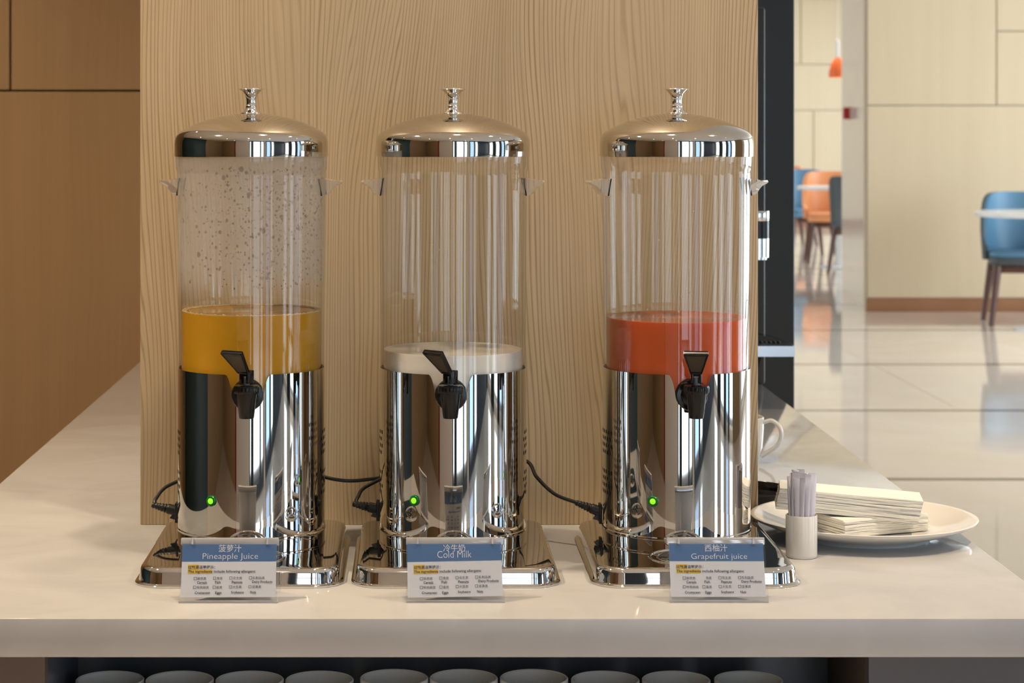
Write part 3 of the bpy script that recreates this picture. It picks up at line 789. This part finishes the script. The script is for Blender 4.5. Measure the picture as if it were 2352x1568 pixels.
all_items = flat_items + [i for s in SIGNS for i in s[5]]
all_txt = text_meshes(all_items)
body_txt = all_txt[:len(BODY)]; fish = all_txt[len(BODY)]; heads = all_txt[len(BODY) + 1:]
W2 = 0.0557; HL = 0.0735; LEAN = R_(22); DEP = 0.062
for i, (nm, sx, sy, rz, tilt, hd, fishbox) in enumerate(SIGNS):
    t = thing('sign_holder', 'clear acrylic tent holder with a blue and white %s card' % nm, 'sign', (sx, sy, CT), R_(rz), 'drink name signs')
    # front sheet leans back; back sheet comes down behind it; a rounded bar joins them on top
    FR = T(0, 0, 0) @ rotx(-LEAN)                     # local z runs up the leaning sheet, -y is its outer face
    def sheet(lo, hi, b=0.0004): return MB().box(lo, hi, b, FR, 1)
    sheet((-W2, -0.0002, 0.0005), (W2, 0.0012, HL)).obj('front_sheet', 'sign_acrylic', t)
    m = MB()
    m.box((-W2, -0.0002, 0.0002), (W2, 0.0046, 0.0035), 0.0006, FR, 2)
    m.box((-W2, 0.0016, HL - 0.0075), (W2, 0.0052, HL + 0.001), 0.0012, FR, 2)
    for s in (-1, 1):
        m.box((s * 0.0425 - 0.0012, -0.0006, HL - 0.0075), (s * 0.0425 + 0.0012, 0.0022, HL + 0.0004), 0.0004, FR, 1)
    m.obj('rail', 'rail_acrylic', t, kind='stuff')
    top = FR @ Vector((0, 0.0035, HL)); foot = Vector((0, DEP, 0.0006))
    d = (foot - top); L = d.length
    ang = math.atan2(d.y, -d.z)
    B = Matrix.Translation(top) @ rotx(ang)           # local -z runs down the back sheet
    MB().box((-W2, -0.001, -L), (W2, 0.001, 0.0), 0.0004, B, 1).obj('back_sheet', 'sign_acrylic', t)
    # the card, slid in behind the front sheet
    card = MB().box((-0.0535, 0.0002, 0.0), (0.0535, 0.0006, 0.0607), 0, None).obj('card', 'card_paper', t, angle=0)
    card.matrix_local = FR @ T(0, 0.0018, 0.0072) @ Matrix.Rotation(R_(-tilt), 4, 'Y')
    P = T(0, 0, 0) @ rotx(R_(90))                     # print plane (x, up) on the card face
    def patch(a, b, t_, d_, off):
        x0, y0 = px(a, t_); x1, y1 = px(b, d_)
        return [(x0 * U, -off, -y1 * U), (x1 * U, -off, -y1 * U), (x1 * U, -off, -y0 * U), (x0 * U, -off, -y0 * U)]
    MB().add([(-0.0535, 0.0, 0.0402), (0.0535, 0.0, 0.0402), (0.0535, 0.0, 0.0607), (-0.0535, 0.0, 0.0607)], [(0, 1, 2, 3)]).obj('header_band', 'ink_blue', card, angle=0)
    m = MB(); m.add(patch(245, 465, 660, 748, 0.0), [(0, 1, 2, 3)]); m.add(patch(245, 732, 757, 840, 0.0), [(0, 1, 2, 3)])
    m.obj('highlight', 'ink_yellow', card, angle=0)
    m = MB()
    for v, f in heads[2 * i:2 * i + 2]: m.add([(p[0], -0.0003, p[1]) for p in v], f)
    m.obj('lettering', 'ink_white', card, angle=0)
    m = MB()
    for v, f in body_txt: m.add([(p[0], -0.0003, p[1]) for p in v], f)
    m.add([(p[0], -0.0003, p[1]) for p in fish[0]], fish[1])
    for a, b in BOXES + ([(757, 903)] if fishbox else []):
        s = 58; w = 7
        for q in ((a, a + s, b, b + w), (a, a + s, b + s - w, b + s), (a, a + w, b, b + s), (a + s - w, a + s, b, b + s)):
            m.add(patch(q[0], q[1], q[2], q[3], 0.0003), [(0, 1, 2, 3)])
    m.obj('lettering', 'ink_black', card, angle=0)
    if i == 1:                                        # this card is printed on its back as well
        MB().add([(-0.0535, 0.0008, 0.0402), (0.0535, 0.0008, 0.0402), (0.0535, 0.0008, 0.0607), (-0.0535, 0.0008, 0.0607)], [(3, 2, 1, 0)]).obj('header_band', 'ink_blue', card, angle=0)
        m = MB()
        for v, f in heads[2:4]: m.add([(-p[0], 0.0011, p[1]) for p in v], f)
        m.obj('lettering', 'ink_white', card, angle=0)
        m = MB()
        for v, f in body_txt: m.add([(-p[0], 0.0011, p[1]) for p in v], f)
        m.obj('lettering', 'ink_black', card, angle=0)

# ------------------------------------------------------------------ plate with napkins, straw holder, other tableware
PLX, PLY = 0.588, 2.845
pr = [(0, 0.0035), (0.070, 0.0035), (0.074, 0.0), (0.086, 0.0), (0.088, 0.004), (0.100, 0.0075), (0.125, 0.0150), (0.1425, 0.0225), (0.1458, 0.0250), (0.1462, 0.0268), (0.1445, 0.0276), (0.140, 0.0262),
      (0.122, 0.0190), (0.098, 0.0105), (0.086, 0.0080), (0.080, 0.0075), (0, 0.0075)]
tag(MB().lathe(pr, 96, T(PLX, PLY, CT)).obj('plate', 'porcelain', angle=50), 'large round white plate holding paper napkins', 'plate')
rng = random.Random(21)
def napkin_mesh(L, Wd, th, seed):
    r = random.Random(seed); n = 10; rings = []
    a, b = r.uniform(0, 6), r.uniform(0, 6); jag = [r.uniform(-0.0007, 0.0007) for _ in range(n + 1)]
    for k in range(n + 1):
        u = -L / 2 + L * k / n; w = 0.0003 * math.sin(a + 40 * u)
        j = jag[k]
        rings.append([(u, -Wd / 2 + j, w), (u, Wd / 2 + j * 0.4, w), (u, Wd / 2 + j * 0.4, w + th), (u, -Wd / 2 + j, w + th)])
    return MB().loft(rings).mesh('napkin', 'napkin_paper', 20)
nm = [napkin_mesh(0.132, 0.062, 0.00155, 40 + k) for k in range(4)]
nu = [napkin_mesh(0.182, 0.068, 0.0018, 60 + k) for k in range(4)]
LOW = dict(x=PLX + 0.010, y=PLY - 0.006, rz=R_(24))
for k in range(14):
    o = put('napkin', nm[k % 4], None, (LOW['x'] + rng.uniform(-0.001, 0.001), LOW['y'] + rng.uniform(-0.001, 0.001), CT + 0.0088 + k * 0.0016), LOW['rz'] + R_(rng.uniform(-1, 1)))
    tag(o, 'white paper napkin in the lower stack on the round white plate', 'napkin', 'napkins in the lower stack')
for k in range(15):
    z = CT + 0.0325 + k * 0.00185
    o = put('napkin', nu[k % 4], None, (PLX - 0.024 + 0.0004 * k, PLY - 0.004 + rng.uniform(-0.001, 0.001), z))
    o.rotation_euler = (0.0, R_(4.2 + 0.06 * (7 - k)), R_(-9 + rng.uniform(-1.0, 1.0)))
    lab = 'white paper napkin in the upper slanting stack on the round white plate' if k < 14 else 'topmost paper napkin of the slanting stack on the plate'
    tag(o, lab, 'napkin', 'napkins in the upper stack')

SHX, SHY = 0.4825, 2.708
tag(MB().lathe([(0, 0.0), (0.0182, 0.0), (0.0193, 0.0012), (0.0195, 0.004), (0.0195, 0.0515), (0.0189, 0.0530), (0.0180, 0.0526), (0.0176, 0.0510), (0.0172, 0.006), (0, 0.005)], 48, T(SHX, SHY, CT)).obj('straw_holder', 'porcelain', angle=50),
    'small white porcelain cylinder holding paper-wrapped straws', 'holder')
spots = [(0.0, 0.0)] + [(0.0058 * math.cos(R_(60 * k + 12)), 0.0058 * math.sin(R_(60 * k + 12))) for k in range(6)] + [(0.0118 * math.cos(R_(25.7 * k + 5)), 0.0118 * math.sin(R_(25.7 * k + 5))) for k in range(14)]
for k, (a, b) in enumerate(spots):
    r = random.Random(100 + k); H = 0.1020 + r.uniform(-0.003, 0.005)
    ang = math.atan2(b, a) + math.pi / 2 + r.uniform(-0.9, 0.9); rings = []
    for u, w, d in ((0, 0.0029, 0.0022), (0.3, 0.0030, 0.0022), (0.6, 0.0034, 0.0020), (0.8, 0.0040, 0.0016), (0.93, 0.0044, 0.0008), (0.94, 0.0045, 0.00035), (1.0, 0.0047, 0.0003)):
        cx, cy, z = a * (1 + 0.36 * u), b * (1 + 0.36 * u), 0.0065 + (H - 0.0065) * u
        ring = []
        for j in range(10):
            t_ = 2 * math.pi * j / 10; lx, ly = w * math.cos(t_), d * math.sin(t_)
            ring.append((cx + lx * math.cos(ang) - ly * math.sin(ang), cy + lx * math.sin(ang) + ly * math.cos(ang), z))
        rings.append(ring)
    o = MB().loft(rings).obj('drinking_straw', 'straw_paper', angle=50); o.location = (SHX, SHY, CT)
    tag(o, 'white paper-wrapped straw standing in the small porcelain holder', 'straw', 'wrapped straws in the holder')

def mug(name, label, loc, rz, mat, r=0.042, h=0.074, handle=True, group=None, r0=None):
    t = thing(name, label, 'mug', loc, rz, group); r0 = r0 or r * 0.8
    MB().lathe([(0, 0.002), (r0 * 0.8, 0.0), (r0 * 0.92, 0.002), (r * 0.95, h * 0.35), (r, h * 0.75), (r, h - 0.001), (r - 0.0012, h), (r - 0.003, h - 0.001), (r - 0.0038, h * 0.7), (r * 0.86, h * 0.3), (r0 * 0.8, 0.007), (0, 0.006)], 48).obj('body', mat, t, angle=50)
    if handle:
        P = smooth_path([(r - 0.002, 0, h * 0.88), (r + 0.012, 0, h * 0.93), (r + 0.024, 0, h * 0.80), (r + 0.027, 0, h * 0.60), (r + 0.019, 0, h * 0.38), (r - 0.004, 0, h * 0.16)], 6)
        MB().tube(P, 0.0044, 10, None, [(0.75, 1.25)] * len(P)).obj('handle', mat, t, angle=60)
    return t
mug('coffee_mug', 'white porcelain mug half hidden behind the wood board, handle showing', (0.5145, 3.46, CT), R_(-14), 'porcelain', 0.042, 0.074)
tb = MB().lathe([(0, 0.0), (0.058, 0.0), (0.068, 0.006), (0.0705, 0.0185), (0.069, 0.0195), (0.0672, 0.0185), (0.065, 0.008), (0.056, 0.0035), (0, 0.003)], 64, T(0.470, 3.105, CT)).obj('black_tray', 'black_plastic', angle=50)
tag(tb, 'round black tray on the worktop behind the straw holder', 'tray')

# ------------------------------------------------------------------ coffee machine behind the board
cm = thing('coffee_machine', 'black coffee machine with chrome edged drip tray, mostly hidden by the board', 'coffee machine', (0.45, 4.30, CT))
MB().box((-0.26, 0.20, 0.0), (0.277, 0.55, 0.78), 0.006).obj('body', 'black_column', cm)
MB().box((-0.26, -0.10, 0.46), (0.18, 0.20, 0.78), 0.01).obj('head', 'black_column', cm)
def half_tray(r, y0, y1, n=14):
    pts = [(-r, y1), (-r, y0 + 0.03)]
    pts = []
    for k in range(n + 1):
        a = R_(0 + 90 * k / n); pts.append((r - 0.02 + 0.0 + 0.02 * math.sin(R_(90) * k / n) if False else r * math.cos(a) ** 0.45 if math.cos(a) > 0 else 0, y0 + (y1 - y0) * math.sin(a)))
    left = [(-x, y) for x, y in reversed(pts[:-1])]
    return pts + left
TRY = half_tray(0.272, -0.18, 0.195)
MB().prism(TRY, 0.098, 0.118).obj('tray_rim', 'tray_metal', cm, angle=30, label='chrome drip tray edge')
MB().prism([(x * 0.985, -0.176 + (y + 0.18) * 0.985) for x, y in TRY], 0.1175, 0.1205).obj('tray_top', 'black_plastic', cm, angle=30)
for k in range(14):
    rr = 0.14 + 0.0085 * k
    MB().tube([(rr * math.cos(R_(a)), -0.150 + (rr * 1.18) * math.sin(R_(a)), 0.1222) for a in range(2, 179, 6)], 0.0018, 6).obj('grill_bar', 'grey_pin', cm)
MB().loft([[(-0.20, -0.15, 0.098), (0.214, -0.15, 0.098), (0.214, 0.18, 0.098), (-0.20, 0.18, 0.098)], [(-0.185, -0.13, 0.001), (0.192, -0.13, 0.001), (0.192, 0.18, 0.001), (-0.185, 0.18, 0.001)]][::-1]).obj('drip_box', 'black_plastic', cm, angle=20)
sp = MB().lathe([(0, 0.318), (0.0205, 0.318), (0.0205, 0.352), (0, 0.352)], 28, T(0.2145, -0.10, 0)).obj('spout', 'black_plastic', cm)
MB().lathe([(0.0208, 0.352), (0.0212, 0.353), (0.0212, 0.370), (0.0208, 0.371), (0, 0.371)], 28, T(0.2145, -0.10, 0)).obj('spout_collar', 'chrome', sp)
MB().lathe([(0, 0.277), (0.0165, 0.277), (0.0165, 0.281), (0.0205, 0.2815), (0.0208, 0.318), (0, 0.318)], 28, T(0.2145, -0.10, 0)).obj('spout_sleeve', 'chrome', sp)
MB().box((0.12, -0.105, 0.365), (0.2145, -0.095, 0.380), 0.002).obj('spout_arm', 'black_plastic', sp)
MB().box((0.16, -0.10, 0.375), (0.20, 0.21, 0.48), 0.004).obj('spout_mount', 'black_column', cm)

# ------------------------------------------------------------------ mugs on the shelf under the worktop
MUGX = [252.5, 413, 573.5, 734, 905.5, 1065, 1226.5, 1390, 1553, 1719]
ords = ['leftmost', 'second from the left', 'third from the left', 'fourth from the left', 'fifth from the left', 'sixth from the left', 'seventh from the left', 'eighth from the left', 'ninth from the left', 'rightmost']
for k, xp in enumerate(MUGX):
    top = -0.110 + (0.002 if k in (4, 5, 6) else 0.0)
    s = 1962.0
    t = mug('shelf_mug', 'grey white mug on the shelf under the worktop, %s' % ords[k], ((xp - VPX) / s, 2.548, SHZ), R_(70), 'stone_mug', 0.040, 0.094 + (top + 0.110), False, 'mugs on the shelf')

# ------------------------------------------------------------------ dining furniture
def chair(label, loc, rz, inner, outer):
    t = thing('dining_chair', label, 'chair', loc, rz, 'upholstered dining chairs')
    def outline(k, z0=None):
        return [(x, y) for x, y in rounded(0.235 * k, 0.215 * k, -0.25 * k, 0.20 * k, 0.07, 6)]
    r = [[(x, y, z) for x, y in outline(s)] for s, z in ((0.97, 0.405), (1.0, 0.415), (1.0, 0.455))]
    MB().loft(r).obj('seat_base', outer, t)
    r = [[(x, y, z) for x, y in outline(s)] for s, z in ((0.96, 0.455), (0.985, 0.465), (0.97, 0.485), (0.90, 0.494))]
    MB().loft(r).obj('seat', inner, t)
    def shell(off, rows=9, cols=57):
        v = []
        for i in range(cols):
            a = -112 + 224 * i / (cols - 1); aa = abs(a)
            tb_ = ((0, 0.885), (35, 0.883), (48, 0.875), (58, 0.855), (66, 0.82), (73, 0.765), (80, 0.69), (88, 0.615), (97, 0.565), (113, 0.52))
            for (a0, z0), (a1, z1) in zip(tb_[:-1], tb_[1:]):
                if a0 <= aa <= a1: top = z0 + (z1 - z0) * (aa - a0) / (a1 - a0)
            for k in range(rows):
                u = k / (rows - 1); z = 0.43 + (top - 0.43) * u
                w = 0.262 - off + 0.012 * u; dpt = 0.215 - off + 0.055 * u * u
                v.append((w * math.sin(R_(a)) * (1 if aa < 90 else 1.0), dpt * math.cos(R_(a)) ** 1 * (1 if aa < 90 else 0.55) + 0.02, z))
        f = []
        for i in range(cols - 1):
            for k in range(rows - 1): f.append((i * rows + k, (i + 1) * rows + k, (i + 1) * rows + k + 1, i * rows + k + 1))
        return v, f, rows, cols
    for nm_, o1, o2, mt in (('backrest', 0.0, 0.022, outer), ('back_cushion', 0.0225, 0.045, inner)):
        v1, f1, rows, cols = shell(o1); v2, f2, _, _ = shell(o2); o = len(v1)
        fs = [tuple(reversed(q)) for q in f1] + [tuple(i + o for i in q) for q in f2]
        rim = [k * rows + rows - 1 for k in range(cols)]
        fs += [(rim[k], rim[k + 1], rim[k + 1] + o, rim[k] + o) for k in range(cols - 1)]
        bot = [k * rows for k in range(cols)]
        fs += [(bot[k + 1], bot[k], bot[k] + o, bot[k + 1] + o) for k in range(cols - 1)]
        fs += [tuple([k, k + 1, k + 1 + o, k + o]) for k in range(rows - 1)]
        e = (cols - 1) * rows
        fs += [(e + k + 1, e + k, e + k + o, e + k + 1 + o) for k in range(rows - 1)]
        MB().add(v1 + v2, fs).obj(nm_, mt, t, angle=45)
    MB().box((-0.19, -0.20, 0.35), (0.19, 0.17, 0.405), 0.005).obj('apron', 'leg_wood', t)
    for sx in (-1, 1):
        for sy in (-1, 1):
            MB().tube([(sx * 0.235, -0.03 + sy * 0.225, 0.0), (sx * 0.185, -0.02 + sy * 0.175, 0.40)], [0.018, 0.028], 8).obj('leg', 'leg_wood', t)
    return t
def table(label, loc, r, h):
    t = thing('dining_table', label, 'table', loc)
    MB().lathe([(0, h - 0.03), (r - 0.004, h - 0.03), (r, h - 0.026), (r, h - 0.004), (r - 0.004, h), (0, h)], 64).obj('tabletop', 'table_white', t)
    MB().lathe([(0.035, 0.02), (0.035, h - 0.03)], 20).obj('pedestal', 'table_white', t)
    MB().lathe([(0, 0), (r * 0.45, 0), (r * 0.45, 0.008), (r * 0.42, 0.014), (0.036, 0.022), (0, 0.022)], 40).obj('foot', 'table_white', t)
    return t
def at(xp, d): return (xp - VPX) * d / F_PX
table('white round pedestal table before the blue chair, cut by the right edge', (at(2400, 14.3), 14.3, 0), 0.45, 0.775)
chair('blue leather chair with grey shell at the white table near the pale wall', (at(2348, 14.78), 14.78, 0), R_(-8), 'blue_leather', 'grey_leather')
table('distant white round table among orange and blue chairs', (at(1928, 20.5), 20.5, 0), 0.395, 0.765)
chair('orange leather chair facing us at the distant table', (at(1908, 21.25), 21.25, 0), R_(-6), 'orange_leather', 'orange_leather')
chair('blue grey leather chair behind the distant table, beside the orange one', (at(1852, 22.3), 22.3, 0), R_(8), 'blue_leather', 'blue_leather')
chair('dark grey leather chair at the distant table, cut by the wall corner', (at(1976, 19.70), 19.70, 0), R_(150), 'grey_leather', 'grey_leather')
chair('orange leather chair furthest back, peeping out by the black column', (at(1812, 24.4), 24.4, 0), R_(10), 'orange_leather', 'orange_leather')
pd = thing('pendant_lamp', 'orange pendant lamp hanging in the far dining room', 'lamp', (at(1924, 20.5), 20.5, 0))
sf = F_PX / 20.5
zb = CAM_Z + (VPY - 178) / sf; zt = CAM_Z + (VPY - 132) / sf
MB().lathe([(0.081, zb), (0.083, zb + 0.01), (0.080, zb + 0.06), (0.062, zb + 0.13), (0.03, zt - 0.01), (0.012, zt), (0.012, zt + 0.004), (0.028, zt - 0.012), (0.058, zb + 0.13), (0.076, zb + 0.06), (0.078, zb)], 32, close=True).obj('lamp_shade', 'lamp_orange', pd, angle=60)
MB().lathe([(0, zb + 0.004), (0.074, zb + 0.004), (0.074, zb + 0.012), (0, zb + 0.012)], 24).obj('diffuser', 'pendant_glow', pd)
MB().lathe([(0.014, zt), (0.014, zt + 0.16), (0.003, zt + 0.17), (0.003, CEIL)], 12).obj('cord', 'table_white', pd)
